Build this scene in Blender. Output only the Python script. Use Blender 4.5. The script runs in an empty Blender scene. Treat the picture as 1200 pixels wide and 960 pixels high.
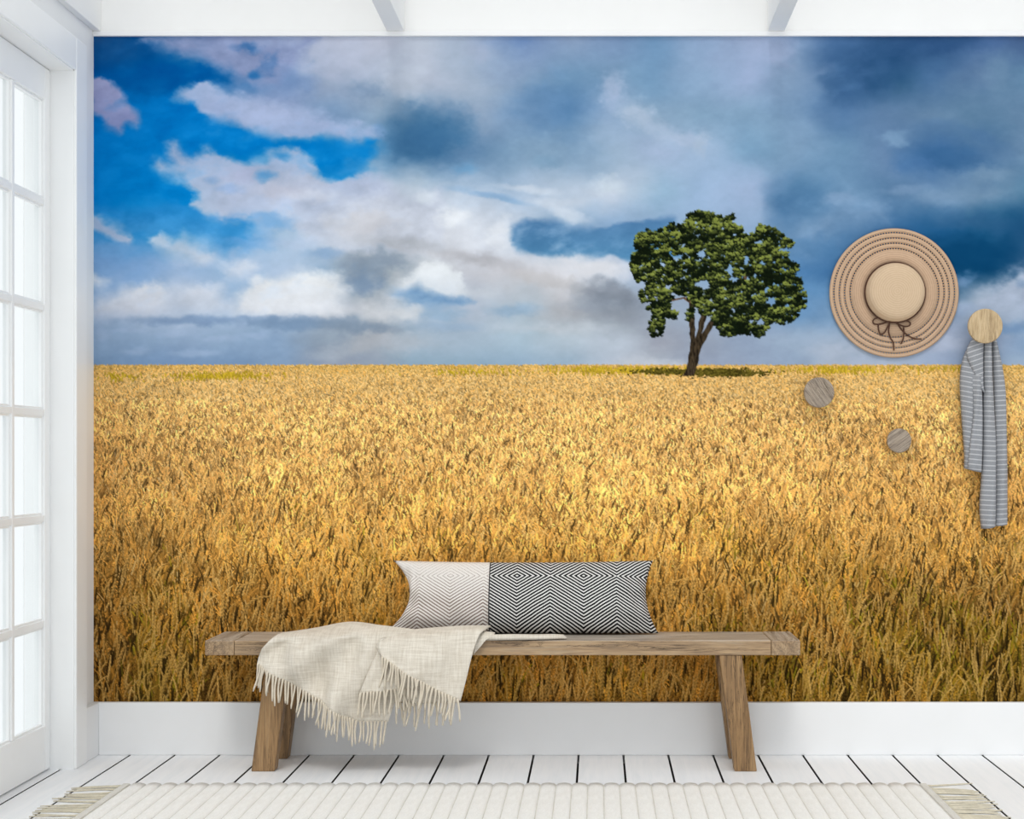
import bpy, bmesh, math, random
import numpy as np
from mathutils import Vector, Matrix

scene = bpy.context.scene
COL = scene.collection
PI = math.pi

# ---------------------------------------------------------------- camera, sky, sun, exposure
FPX = 1938.0                                     # focal length in pixels of the 1200 wide frame
CAM = Vector((0.0, -6.0, 1.077))
cam_data = bpy.data.cameras.new('camera')
cam_data.sensor_fit = 'HORIZONTAL'; cam_data.sensor_width = 36.0
cam_data.lens = 36.0 * FPX / 1200.0
cam_data.shift_x = -100.0 / 1200.0
cam_data.shift_y = 56.0 / 1200.0
cam_data.clip_start = .05; cam_data.clip_end = 200
cam = bpy.data.objects.new('camera', cam_data); COL.objects.link(cam)
cam.location = CAM; cam.rotation_euler = (PI / 2, 0, 0)
scene.camera = cam

world = bpy.data.worlds.new('overcast_sky'); scene.world = world
world.use_nodes = True
bgn = world.node_tree.nodes['Background']
bgn.inputs['Color'].default_value = (0.95, 0.98, 1.0, 1)
bgn.inputs['Strength'].default_value = 1.5

sun_data = bpy.data.lights.new('sun', 'SUN')
sun_data.energy = 1.25; sun_data.angle = math.radians(14); sun_data.color = (1.0, .97, .92)
sun = bpy.data.objects.new('sun', sun_data); COL.objects.link(sun)
sun_dir = Vector((0.06, 1.0, -1.35)).normalized()      # travels into the room, towards the mural
sun.rotation_euler = sun_dir.to_track_quat('-Z', 'Y').to_euler()
sun.location = (-3, -5, 5)

scene.view_settings.view_transform = 'Standard'
scene.view_settings.look = 'None'
scene.view_settings.exposure = -0.47
scene.view_settings.gamma = 1.0
scene.view_settings.use_curve_mapping = False

random.seed(4)
def W(px, py, d):
    """a point of the photograph at distance d from the lens plane, in metres"""
    return Vector(((px - 700) * d / FPX, d - 6.0, 1.077 - (py - 536) * d / FPX))

# ---------------------------------------------------------------- helpers
def mesh_from(name, verts, faces, smooth=False):
    me = bpy.data.meshes.new(name); me.from_pydata([tuple(v) for v in verts], [], faces); me.update()
    if smooth: me.polygons.foreach_set('use_smooth', [True] * len(me.polygons))
    return me
def obj(name, me, mat=None, parent=None, loc=None):
    if mat is not None and not me.materials: me.materials.append(mat)
    o = bpy.data.objects.new(name, me); COL.objects.link(o)
    if parent is not None: o.parent = parent
    if loc is not None: o.location = loc
    return o
def tag(o, label=None, cat=None, group=None, kind=None):
    if label: o['label'] = label
    if cat: o['category'] = cat
    if group: o['group'] = group
    if kind: o['kind'] = kind
    return o
def empty(name, loc, label, cat, group=None):
    o = bpy.data.objects.new(name, None); COL.objects.link(o); o.location = loc; o.empty_display_size = .05
    return tag(o, label, cat, group)
class MB:
    """collects shapes into one mesh"""
    def __init__(s): s.v = []; s.f = []
    def add(s, vs, fs):
        b = len(s.v); s.v += [tuple(v) for v in vs]; s.f += [tuple(i + b for i in f) for f in fs]; return s
    def box(s, x0, x1, y0, y1, z0, z1):
        return s.add([(x, y, z) for z in (z0, z1) for y in (y0, y1) for x in (x0, x1)],
                     [(0, 2, 3, 1), (4, 5, 7, 6), (0, 1, 5, 4), (2, 6, 7, 3), (0, 4, 6, 2), (1, 3, 7, 5)])
    def hexa(s, bottom, top):
        """two quads, each counter-clockwise seen from above"""
        return s.add(list(bottom) + list(top), [(3, 2, 1, 0), (4, 5, 6, 7)] + [(i, (i + 1) % 4, 4 + (i + 1) % 4, 4 + i) for i in range(4)])
    def tube(s, pts, r, n=6, cap=True):
        pts = [Vector(p) for p in pts]; rs = r if isinstance(r, (list, tuple)) else [r] * len(pts)
        vs = []; fs = []; ref = Vector((.31, .87, .37))
        for i, p in enumerate(pts):
            t = (pts[min(i + 1, len(pts) - 1)] - pts[max(i - 1, 0)]).normalized()
            a = t.cross(ref).normalized(); b = t.cross(a)
            vs += [p + (a * math.cos(2 * PI * k / n) + b * math.sin(2 * PI * k / n)) * rs[i] for k in range(n)]
        for i in range(len(pts) - 1):
            fs += [(i * n + k, i * n + (k + 1) % n, (i + 1) * n + (k + 1) % n, (i + 1) * n + k) for k in range(n)]
        if cap: fs += [tuple(range(n))[::-1], tuple(range((len(pts) - 1) * n, len(pts) * n))]
        return s.add(vs, fs)
    def lathe(s, prof, n=64, closed=False):
        """profile of (radius, depth): turned about the Y axis, depth along -Y"""
        vs = []; fs = []
        for r, h in prof:
            vs += [(r * math.cos(2 * PI * k / n), -h, r * math.sin(2 * PI * k / n)) for k in range(n)]
        m = len(prof)
        for i in range(m if closed else m - 1):
            j = (i + 1) % m
            fs += [(i * n + k, i * n + (k + 1) % n, j * n + (k + 1) % n, j * n + k) for k in range(n)]
        return s.add(vs, fs)
    def mesh(s, name, smooth=False): return mesh_from(name, s.v, s.f, smooth)
def bevel(me, w, seg=2, angle=30):
    bm = bmesh.new(); bm.from_mesh(me)
    es = [e for e in bm.edges if len(e.link_faces) == 2 and e.calc_face_angle(0) > math.radians(angle)]
    bmesh.ops.bevel(bm, geom=es, offset=w, segments=seg, affect='EDGES', profile=.5)
    bmesh.ops.recalc_face_normals(bm, faces=bm.faces)
    bm.to_mesh(me); bm.free(); me.update(); return me
def fix(me):
    bm = bmesh.new(); bm.from_mesh(me); bmesh.ops.recalc_face_normals(bm, faces=bm.faces); bm.to_mesh(me); bm.free(); return me
def catmull(pts, n):
    """n points along a smooth curve through pts (numpy rows)"""
    P = np.array(pts, float); m = len(P)
    P = np.vstack([2 * P[0] - P[1], P, 2 * P[-1] - P[-2]])
    out = []
    for t in np.linspace(0, m - 1 - 1e-9, n):
        i = int(t); f = t - i; a, b, c, d = P[i], P[i + 1], P[i + 2], P[i + 3]
        out.append(.5 * (2 * b + (c - a) * f + (2 * a - 5 * b + 4 * c - d) * f * f + (3 * b - a - 3 * c + d) * f ** 3))
    return np.array(out)
def patch(rows, nu, nv):
    """smooth surface through a grid of control points: nv x nu points"""
    a = np.array([catmull(r, nu) for r in rows])
    return np.stack([catmull(a[:, k], nv) for k in range(nu)], 1)
def sheet_mesh(mb, grid, thick, uvs=None):
    """a cloth of the given thickness from a point grid"""
    nv, nu = grid.shape[:2]
    du = np.gradient(grid, axis=1); dv = np.gradient(grid, axis=0); n = np.cross(du, dv); n /= np.linalg.norm(n, axis=2, keepdims=True) + 1e-9
    if n[..., 1].mean() > 0: n = -n
    f = grid + n * thick * .5; b = grid - n * thick * .5
    vs = [tuple(p) for p in f.reshape(-1, 3)] + [tuple(p) for p in b.reshape(-1, 3)]; N = nu * nv; fs = []
    for i in range(nv - 1):
        for j in range(nu - 1):
            a = i * nu + j; fs.append((a, a + 1, a + nu + 1, a + nu)); fs.append((N + a, N + a + nu, N + a + nu + 1, N + a + 1))
    ring = [j for j in range(nu)] + [i * nu + nu - 1 for i in range(1, nv)] + [(nv - 1) * nu + j for j in range(nu - 2, -1, -1)] + [i * nu for i in range(nv - 2, 0, -1)]
    for a, c in zip(ring, ring[1:] + ring[:1]): fs.append((a, N + a, N + c, c))
    mb.add(vs, fs)

# ---------------------------------------------------------------- materials (all procedural)
def mat_new(name):
    m = bpy.data.materials.new(name); m.use_nodes = True; nt = m.node_tree
    return m, nt, nt.nodes['Principled BSDF']
def srgb(r, g, b):
    f = lambda c: (c / 255 / 12.92) if c / 255 <= .04045 else ((c / 255 + .055) / 1.055) ** 2.4
    return (f(r), f(g), f(b), 1)
class G:
    """node graph shorthand"""
    def __init__(s, nt): s.nt = nt
    def n(s, kind, **kw):
        nd = s.nt.nodes.new(kind)
        for k, v in kw.items():
            if k.startswith('i_'): nd.inputs[k[2:].replace('_', ' ')].default_value = v
            else: setattr(nd, k, v)
        return nd
    def l(s, a, b): s.nt.links.new(a, b)
    def math(s, op, a, b=None, c=None):
        nd = s.n('ShaderNodeMath', operation=op)
        for i, v in enumerate((a, b, c)):
            if v is None: continue
            if isinstance(v, (int, float)): nd.inputs[i].default_value = v
            else: s.l(v, nd.inputs[i])
        return nd.outputs[0]
    def coords(s, kind='Object', scale=(1, 1, 1), loc=(0, 0, 0)):
        tc = s.n('ShaderNodeTexCoord'); mp = s.n('ShaderNodeMapping'); mp.inputs['Scale'].default_value = scale; mp.inputs['Location'].default_value = loc
        s.l(tc.outputs[kind], mp.inputs['Vector']); return mp.outputs['Vector']
    def noise(s, vec, scale, detail=4, rough=.55, dist=0.):
        nd = s.n('ShaderNodeTexNoise'); nd.inputs['Scale'].default_value = scale; nd.inputs['Detail'].default_value = detail
        nd.inputs['Roughness'].default_value = rough; nd.inputs['Distortion'].default_value = dist; s.l(vec, nd.inputs['Vector']); return nd.outputs['Fac']
    def ramp(s, fac, stops):
        nd = s.n('ShaderNodeValToRGB'); e = nd.color_ramp.elements
        while len(e) < len(stops): e.new(.5)
        for k, (p, c) in enumerate(stops): e[k].position = p; e[k].color = c
        s.l(fac, nd.inputs['Fac']); return nd.outputs['Color']
    def mix(s, fac, a, b, mode='MIX'):
        nd = s.n('ShaderNodeMix', data_type='RGBA', blend_type=mode)
        for k, v in ((0, fac), (6, a), (7, b)):
            if isinstance(v, (int, float)): nd.inputs[k].default_value = v
            elif isinstance(v, tuple): nd.inputs[k].default_value = v
            else: s.l(v, nd.inputs[k])
        return nd.outputs[2]
    def bump(s, h, strength, dist, bsdf):
        nd = s.n('ShaderNodeBump'); nd.inputs['Strength'].default_value = strength; nd.inputs['Distance'].default_value = dist
        s.l(h, nd.inputs['Height']); s.l(nd.outputs['Normal'], bsdf.inputs['Normal'])
def paint(name, col, rough=.55, var=.02, scale=(3, 3, 3)):
    m, nt, b = mat_new(name); g = G(nt); v = g.coords('Object', scale); f = g.noise(v, 2.0, 3)
    lo = tuple(c * (1 - var) for c in col[:3]) + (1,); hi = tuple(min(1, c * (1 + var)) for c in col[:3]) + (1,)
    g.l(g.ramp(f, [(.3, lo), (.7, hi)]), b.inputs['Base Color']); b.inputs['Roughness'].default_value = rough
    b.inputs['Specular IOR Level'].default_value = .35
    g.bump(g.noise(g.coords('Object', (1, 1, 1)), 160, 2), .05, .002, b); return m
def floor_paint():
    m, nt, b = mat_new('white_painted_boards'); g = G(nt)
    oi = g.n('ShaderNodeObjectInfo'); v = g.coords('Object', (9, .5, 9)); va = g.n('ShaderNodeVectorMath', operation='ADD'); g.l(v, va.inputs[0])
    sc = g.n('ShaderNodeVectorMath', operation='SCALE'); sc.inputs[0].default_value = (7, 5, 3); g.l(oi.outputs['Random'], sc.inputs['Scale']); g.l(sc.outputs[0], va.inputs[1])
    f = g.noise(va.outputs[0], 5, 6, .6, .6)
    c = g.ramp(f, [(.25, srgb(236, 239, 242)), (.55, srgb(245, 246, 248)), (.8, srgb(249, 250, 250))])
    tone = g.math('MULTIPLY_ADD', oi.outputs['Random'], .05, .96); g.l(g.mix(1.0, c, tone, 'MULTIPLY'), b.inputs['Base Color'])
    b.inputs['Roughness'].default_value = .42; b.inputs['Specular IOR Level'].default_value = .4
    g.bump(f, .18, .002, b); return m
def wood(name, axis, dark, mid, light, gray, rough=.5, crack=1.0, scale=1.0, randomize=True, silver=0.):
    m, nt, b = mat_new(name); g = G(nt)
    st = [44, 44, 44]; st[axis] = 2.4; st = [x * scale for x in st]
    v = g.coords('Object', tuple(st))
    if randomize:
        oi = g.n('ShaderNodeObjectInfo'); sc = g.n('ShaderNodeVectorMath', operation='SCALE'); sc.inputs[0].default_value = (13, 17, 11); g.l(oi.outputs['Random'], sc.inputs['Scale'])
        va = g.n('ShaderNodeVectorMath', operation='ADD'); g.l(v, va.inputs[0]); g.l(sc.outputs[0], va.inputs[1]); v = va.outputs[0]
    f = g.noise(v, 1.2, 7, .62, .9); fine = g.noise(v, 5.5, 4, .6, .3); big = g.noise(v, .32, 3, .5, .5)
    c = g.ramp(f, [(.34, dark), (.46, mid), (.57, light), (.70, gray)])
    c = g.mix(.4, c, g.ramp(fine, [(.36, dark), (.6, light)]))
    c = g.mix(g.math('MULTIPLY', big, .45), c, gray)
    if silver:      # upper faces weathered to silver grey
        geo = g.n('ShaderNodeTexCoord'); sz = g.n('ShaderNodeSeparateXYZ'); g.l(geo.outputs['Normal'], sz.inputs[0])
        up = g.math('MULTIPLY', g.math('GREATER_THAN', sz.outputs[2], .7), silver)
        c = g.mix(up, c, g.ramp(f, [(.36, srgb(128, 116, 104)), (.5, srgb(186, 178, 168)), (.62, srgb(208, 203, 196))]))
    cr = g.noise(v, .9, 5, .7, 1.6); line = g.ramp(g.math('ABSOLUTE', g.math('SUBTRACT', cr, .5)), [(.0, (1, 1, 1, 1)), (.02, (0, 0, 0, 1))])
    gate = g.ramp(g.noise(v, .5, 2), [(.45, (0, 0, 0, 1)), (.52, (1, 1, 1, 1))])
    ck = g.math('MULTIPLY', line, g.math('MULTIPLY', gate, .85 * crack))
    c = g.mix(ck, c, tuple(x * .32 for x in dark[:3]) + (1,))
    g.l(c, b.inputs['Base Color']); b.inputs['Roughness'].default_value = rough; b.inputs['Specular IOR Level'].default_value = .4
    g.bump(g.math('SUBTRACT', g.math('ADD', f, g.math('MULTIPLY', fine, .4)), ck), .35, .003, b); return m
def weave(name, c0, c1, scale=420, strength=.25, coord='UV', sheen=.2):
    m, nt, b = mat_new(name); g = G(nt); v = g.coords(coord)
    sp = g.n('ShaderNodeSeparateXYZ'); g.l(v, sp.inputs[0])
    t = g.noise(g.coords(coord, (1, 1, 1)), scale, 2)
    slub = g.noise(g.coords(coord, (10, 10, 150)), 1.5, 3); slub2 = g.noise(g.coords(coord, (150, 10, 10)), 1.5, 3)
    k = g.math('MULTIPLY_ADD', g.math('ADD', slub, slub2), .55, g.math('MULTIPLY_ADD', t, .25, -.2))
    g.l(g.ramp(k, [(.25, c0), (.7, c1)]), b.inputs['Base Color']); b.inputs['Roughness'].default_value = .9; b.inputs['Specular IOR Level'].default_value = .15
    b.inputs['Sheen Weight'].default_value = sheen
    g.bump(g.math('ADD', t, g.math('MULTIPLY', g.math('ADD', slub, slub2), .8)), strength, .002, b); return m

WHITE = paint('white_wall_paint', srgb(241, 241, 240), .6, .012)
TRIM = paint('white_gloss_trim', srgb(238, 239, 240), .4, .01)
DOORWHITE = paint('white_door_lacquer', srgb(246, 247, 247), .35, .01)
BOARDS = floor_paint()
DARKGAP = paint('dark_subfloor', srgb(10, 10, 10), .95, .1)
# ---------------------------------------------------------------- the printed mural picture, painted in numpy
MX0, MX1, MY0, MY1 = 110, 1290, 43, 823          # extent of the print in reference units (1 unit = 1/323 m)
MW, MH = MX1 - MX0, MY1 - MY0

def vnoise(x, y, seed):
    xi = np.floor(x).astype(np.int64); yi = np.floor(y).astype(np.int64)
    fx = x - xi; fy = y - yi
    fx = fx * fx * (3 - 2 * fx); fy = fy * fy * (3 - 2 * fy)
    tab = np.random.RandomState(seed).rand(256, 256).astype(np.float32)
    g = lambda a, b: tab[b & 255, a & 255]
    return (g(xi, yi) * (1 - fx) + g(xi + 1, yi) * fx) * (1 - fy) + (g(xi, yi + 1) * (1 - fx) + g(xi + 1, yi + 1) * fx) * fy

def fbm(x, y, seed, octaves=4):
    s = 0; a = .5; t = 0
    for k in range(octaves):
        s = s + a * vnoise(x * 2 ** k + 17 * k, y * 2 ** k + 31 * k, seed + k); t += a; a *= .55
    return s / t * 2 - 1

SKY_X = [110 + 55 * i for i in range(20)] + [1200, 1290]
SKY_Y = [45, 90, 135, 180, 225, 270, 315, 360, 400, 430]
SKY = '''
45,80,130 0,75,140 95,125,170 130,145,185 165,178,205 185,192,212 190,195,212 190,198,212 165,178,198 120,145,185 135,155,185 120,145,180 110,145,180 135,158,190 155,170,200 118,145,180 75,110,155 48,80,122 40,72,115 75,105,150 70,95,135 60,90,130
0,85,160 0,85,150 0,100,165 60,115,170 125,150,190 150,165,190 165,178,198 180,188,205 160,175,195 135,158,185 110,145,178 120,150,180 115,150,182 135,162,192 150,168,200 130,155,185 75,110,150 45,85,120 75,110,150 90,118,152 95,130,160 80,115,150
0,105,180 0,105,180 10,110,185 150,165,200 150,165,200 120,150,185 130,155,180 95,132,166 140,160,185 115,145,178 85,125,165 140,165,195 135,160,185 125,155,182 130,160,188 120,150,182 85,120,160 90,120,155 95,125,155 90,125,155 100,130,160 90,120,152
0,112,190 0,110,190 60,130,192 30,130,190 20,130,195 25,135,200 90,140,180 65,110,150 95,130,165 120,150,178 130,158,185 150,172,195 160,178,205 155,178,205 120,155,185 125,155,185 105,140,172 100,130,165 65,105,150 75,110,148 105,135,165 100,130,160
0,125,200 0,130,200 60,148,206 165,180,215 180,190,212 150,175,205 195,203,218 190,205,220 170,190,212 165,185,208 175,190,208 190,200,215 145,175,200 150,175,205 155,175,205 95,135,170 110,145,178 85,120,155 110,140,172 110,140,168 85,125,155 70,110,145
60,145,205 30,135,200 60,150,205 120,165,210 165,190,215 195,205,220 190,192,198 205,208,215 215,220,228 185,198,214 140,168,196 130,160,192 140,165,195 140,165,195 140,165,195 110,145,180 75,115,155 60,105,150 30,85,130 25,80,120 25,75,115 25,75,115
120,162,208 125,165,210 150,178,212 150,180,212 175,195,220 150,175,200 150,160,170 205,210,215 190,192,200 190,190,195 215,215,220 190,200,215 150,172,200 130,160,190 120,155,190 80,125,170 60,105,150 30,85,130 15,70,112 10,62,100 60,95,130 70,105,140
165,185,212 185,198,218 180,195,216 170,190,214 190,203,222 195,200,210 175,180,188 150,175,200 175,185,200 170,185,198 170,172,178 135,142,152 150,160,175 150,165,185 135,160,190 100,140,180 110,145,180 90,130,170 110,140,175 165,178,196 165,178,195 150,168,190
140,165,195 140,165,195 140,163,192 145,168,195 135,160,190 140,155,172 165,172,182 165,180,195 160,178,195 165,185,200 175,188,200 175,185,198 150,155,168 145,155,172 140,155,178 150,168,190 155,170,190 150,168,190 160,172,195 150,165,190 130,155,185 130,155,185
120,150,185 118,148,185 120,148,184 120,148,182 125,150,180 140,150,168 145,158,175 140,165,185 140,165,185 140,165,188 150,172,192 175,185,200 170,178,190 145,155,175 140,155,178 140,158,182 165,175,192 160,172,192 150,165,190 140,160,188 150,168,190 150,168,190
'''

def paint_mural():
    rng = np.random.RandomState(7)
    XX, YY = np.meshgrid(np.arange(MX0, MX1) + .5, np.arange(MY0, MY1) + .5)
    SKYH = 432 - MY0
    X = XX[:SKYH].astype(np.float32); Y = YY[:SKYH].astype(np.float32)
    lat = np.array([[list(map(float, c.split(','))) for c in row.split()] for row in SKY.strip().splitlines()], np.float32)
    # domain warp, then smooth interpolation of the colour lattice
    wx = X + 26 * fbm(X / 70, Y / 50, 11, 5); wy = Y + 18 * fbm(X / 70, Y / 50, 23, 5) * np.clip((432 - Y) / 60, 0, 1)
    def locate(v, knots):
        k = np.array(knots, np.float32); v = np.clip(v, k[0], k[-1] - 1e-3)
        i = np.searchsorted(k, v, side='right') - 1
        f = (v - k[i]) / (k[i + 1] - k[i]); return i, f * f * (3 - 2 * f) * .5 + f * .5
    ix, fx = locate(wx, SKY_X); iy, fy = locate(wy, SKY_Y)
    fx = fx[..., None]; fy = fy[..., None]
    img = (lat[iy, ix] * (1 - fx) + lat[iy, ix + 1] * fx) * (1 - fy) + (lat[iy + 1, ix] * (1 - fx) + lat[iy + 1, ix + 1] * fx) * fy
    n1 = fbm(X / 9, Y / 6, 51, 4); n2 = fbm(X / 30, Y / 20, 61, 5); n3 = fbm(X / 5, Y / 4, 71, 3)
    n4 = fbm(X / 34, Y / 26, 141, 2); n5 = fbm(X / 26 + Y / 60, Y / 17, 151, 5)
    ex = 7 * fbm(X / 16, Y / 12, 81, 4) + 2.0 * n3; ey = 6 * fbm(X / 16, Y / 12, 91, 4) + 2.0 * n1

    def sdist(px, py, P):
        d = np.full(px.shape, 1e9, np.float32); ins = np.zeros(px.shape, bool)
        for (x0, y0), (x1, y1) in zip(P, P[1:] + P[:1]):
            vx, vy = x1 - x0, y1 - y0; L = vx * vx + vy * vy + 1e-6
            t = np.clip(((px - x0) * vx + (py - y0) * vy) / L, 0, 1)
            d = np.minimum(d, np.hypot(px - x0 - t * vx, py - y0 - t * vy))
            if y0 != y1:
                ins ^= ((y0 > py) != (y1 > py)) & (px < vx * (py - y0) / (y1 - y0) + x0)
        return np.where(ins, d, -d)

    def poly(P, col, soft=4, warp=1., alpha=1., col2=None):
        xs = [p[0] for p in P]; ys = [p[1] for p in P]; m = int(22 + soft * 4)
        a, b = max(0, int(min(xs)) - m - MX0), min(MW, int(max(xs)) + m - MX0)
        c, d = max(0, int(min(ys)) - m - MY0), min(SKYH, int(max(ys)) + m - MY0)
        s = np.s_[c:d, a:b]
        sd = sdist(X[s] + warp * ex[s], Y[s] + warp * ey[s], P)
        sv = soft * (.8 + 1.7 * np.clip(.5 + 1.1 * n4[s], 0, 1)) * 1.5
        sd = sd + warp * (5 * n2[s] + 3.2 * n1[s])
        k = np.clip(sd / (2 * sv) + .5, 0, 1); k = k * k * (3 - 2 * k) * alpha
        k = (k * (1 - np.clip(.55 * (n5[s] - .12), 0, .4)))[..., None]
        cc = np.array(col, np.float32)
        if col2 is not None:
            g = np.clip((Y[s] - min(ys)) / (max(ys) - min(ys)), 0, 1)[..., None]
            cc = cc * (1 - g) + np.array(col2, np.float32) * g
        img[s] = img[s] * (1 - k) + (cc + (9 * n2[s] + 13 * n5[s] * np.clip(sd / 14, .2, 1))[..., None]) * k

    def blob(cx, cy, rx, ry, col, alpha=1., rot=0., hard=1.):
        m = 1.6
        a, b = max(0, int(cx - rx * m - ry - MX0)), min(MW, int(cx + rx * m + ry - MX0))
        c, d = max(0, int(cy - ry * m - abs(rot) * rx * 1.5 - 10 - MY0)), min(SKYH, int(cy + ry * m + abs(rot) * rx * 1.5 + 10 - MY0))
        s = np.s_[c:d, a:b]
        wk = min(1.8, ry / 8.); u = X[s] + wk * ex[s] - cx; v = Y[s] + wk * ey[s] - cy; cr, sr = math.cos(rot), math.sin(rot)
        r = np.sqrt(((u * cr + v * sr) / rx) ** 2 + ((-u * sr + v * cr) / ry) ** 2)
        k = np.clip((1.45 - r + .25 * n2[s]) / 1.25 * hard, 0, 1); k = (k * k * (3 - 2 * k) * alpha)[..., None]
        img[s] = img[s] * (1 - k) + (np.array(col, np.float32) + 6 * n2[s][..., None]) * k

    # blue openings on the left
    poly([(108,84),(160,66),(215,72),(250,79),(272,92),(270,102),(245,97),(215,103),(203,120),(150,108),(128,92),(108,90)], (0,88,158), 5)
    poly([(108,46),(160,46),(172,62),(150,72),(108,86)], (14,78,138), 6)
    poly([(150,115),(205,110),(230,120),(240,132),(285,148),(310,158),(340,165),(375,163),(405,169),(440,167),(432,192),(420,212),(395,215),(375,205),(366,186),(340,172),(300,186),(280,191),(250,178),(225,185),(212,178),(200,168),(196,188),(180,190),(182,200),(200,208),(232,228),(225,242),(205,240),(108,235),(108,138),(140,155)], (2,114,190), 4, .8, col2=(4,128,202))
    poly([(108,238),(225,242),(260,262),(290,262),(300,285),(262,300),(235,282),(214,276),(175,275),(150,278),(108,246)], (28,132,202), 6, col2=(95,158,208))
    # left clouds
    poly([(106,93),(124,92),(140,105),(150,118),(163,137),(161,150),(148,146),(141,156),(128,150),(120,138),(106,134)], (156,160,198), 2.5, .6, col2=(136,146,190))
    poly([(165,44),(215,66),(240,66),(262,78),(275,90),(290,96),(330,104),(372,44)], (138,152,190), 5)
    poly([(205,117),(215,103),(240,95),(262,104),(285,111),(330,122),(365,130),(395,140),(438,150),(448,158),(430,164),(405,166),(375,156),(365,163),(340,163),(310,155),(285,146),(255,139),(235,130),(229,119),(215,118)], (172,184,215), 3.5, .8, .92, col2=(160,176,210))
    blob(255, 125, 18, 9, (142,158,194), .5); blob(293, 57, 14, 9, (40,98,158), .75); blob(299, 88, 11, 6, (24,102,168), .75); blob(280, 56, 12, 4, (70,112,165), .5)
    blob(316, 75, 9, 18, (60,112,170), .5); blob(345, 95, 26, 18, (112,142,186), .6)
    blob(430, 108, 22, 14, (120,145,175), .6); blob(400, 75, 45, 22, (185,192,212), .6); blob(475, 95, 30, 22, (186,195,210), .7)
    poly([(180,196),(186,188),(199,191),(197,168),(206,167),(216,181),(226,187),(240,176),(256,178),(275,190),(300,190),(322,176),(355,171),(368,188),(376,206),(402,213),(430,200),(452,215),(480,230),(520,225),(520,292),(400,300),(352,272),(320,256),(290,246),(262,258),(240,250),(226,241),(236,227),(214,213),(195,206)], (166,178,208), 3, .8, .9, col2=(196,204,218))
    blob(285, 205, 24, 10, (172,178,206), .7); blob(310, 190, 9, 6, (70,148,200), .6); blob(250, 212, 10, 5, (120,160,205), .5)
    blob(345, 215, 45, 14, (180,186,204), .6); blob(300, 245, 40, 14, (180,195,222), .6)
    blob(312, 207, 13, 6, (74,148,204), .7); blob(332, 184, 12, 5, (40,134,198), .7); blob(358, 196, 8, 8, (120,166,208), .5); blob(268, 222, 16, 6, (140,170,212), .6); blob(392, 203, 26, 10, (30,134,200), .75); blob(415, 196, 20, 12, (58,140,198), .6)
    blob(318, 262, 30, 12, (112,164,212), .75); blob(300, 284, 34, 10, (104,158,208), .7); blob(270, 268, 26, 10, (52,142,204), .7); blob(200, 268, 30, 8, (52,142,204), .5); blob(330, 225, 30, 9, (186,188,204), .6); blob(372, 232, 34, 9, (204,208,220), .6)
    blob(505, 158, 52, 32, (62,108,148), .95); blob(495, 165, 34, 18, (56,102,144), .7); blob(445, 155, 8, 12, (110,148,190), .6)
    blob(545, 198, 18, 9, (104,158,200), .55); blob(405, 178, 40, 12, (18,128,198), .6)
    blob(640, 120, 40, 28, (92,130,170), .7); blob(590, 85, 40, 22, (140,160,188), .5); blob(560, 60, 16, 10, (165,176,200), .5); blob(612, 50, 14, 6, (105,135,180), .6)
    blob(720, 105, 14, 22, (170,184,210), .7); blob(745, 135, 20, 16, (172,188,208), .8, .6); blob(800, 165, 26, 10, (168,184,208), .8); blob(822, 170, 10, 18, (170,186,206), .6); blob(770, 148, 30, 12, (168,184,206), .6, .5)
    blob(640, 175, 34, 14, (130,158,184), .6); blob(640, 190, 18, 8, (112,146,174), .6); blob(715, 218, 18, 10, (196,208,220), .8)
    # bright middle cloud band
    poly([(380,250),(420,232),(470,226),(500,232),(540,222),(580,236),(600,252),(616,256),(600,272),(598,290),(630,304),(690,302),(720,298),(745,306),(745,322),(640,322),(560,312),(480,300),(430,290),(380,280)], (208,212,222), 8, 1, .6)
    blob(530, 255, 20, 12, (226,230,236), .9); blob(585, 275, 18, 16, (222,226,233), .8); blob(500, 232, 16, 8, (214,222,232), .8); blob(430, 262, 40, 14, (200,200,206), .8)
    blob(575, 230, 30, 4, (120,160,200), .6, .15); blob(600, 236, 26, 3, (130,165,200), .6, .2); blob(540, 222, 20, 5, (150,180,210), .6); blob(620, 222, 40, 5, (205,214,226), .7, .1); blob(665, 250, 30, 7, (205,213,224), .7, .35); blob(650, 237, 34, 8, (198,206,218), .6)
    poly([(600,284),(603,268),(618,257),(650,259),(668,266),(690,271),(735,262),(790,255),(800,300),(760,312),(716,299),(698,301),(650,303),(625,300),(606,294)], (80,122,164), 2.2, .45, col2=(82,136,176))
    blob(690, 315, 50, 12, (212,213,219), .9, .1); blob(620, 318, 40, 9, (196,196,202), .6)
    # grey rolling smear
    blob(560, 305, 60, 9, (172,172,178), .8, .15); blob(640, 330, 50, 10, (184,182,184), .7, .2); blob(715, 345, 42, 16, (122,130,142), .85, .15); blob(700, 358, 40, 12, (140,150,164), .6)
    blob(470, 285, 60, 10, (174,178,186), .8, .08); blob(440, 308, 45, 16, (130,146,164), .85); blob(425, 330, 24, 16, (112,136,164), .8)
    blob(380, 298, 24, 7, (128,160,196), .7); blob(345, 285, 36, 8, (180,196,220), .6); blob(400, 262, 30, 10, (196,200,210), .5)
    # low white cumulus
    poly([(104,364),(120,352),(140,346),(160,336),(190,333),(199,345),(196,366),(178,372),(150,374),(106,370)], (222,224,230), 4, .7, .95, col2=(196,203,218))
    poly([(196,350),(206,338),(235,335),(258,338),(263,352),(300,364),(262,370),(200,368)], (216,220,230), 5, .7, .9, col2=(192,203,220))
    poly([(280,366),(283,345),(298,330),(312,325),(334,326),(352,317),(372,320),(400,326),(409,340),(396,356),(402,371),(330,371)], (230,232,234), 3.5, .7, .95, col2=(212,215,222))
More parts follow.
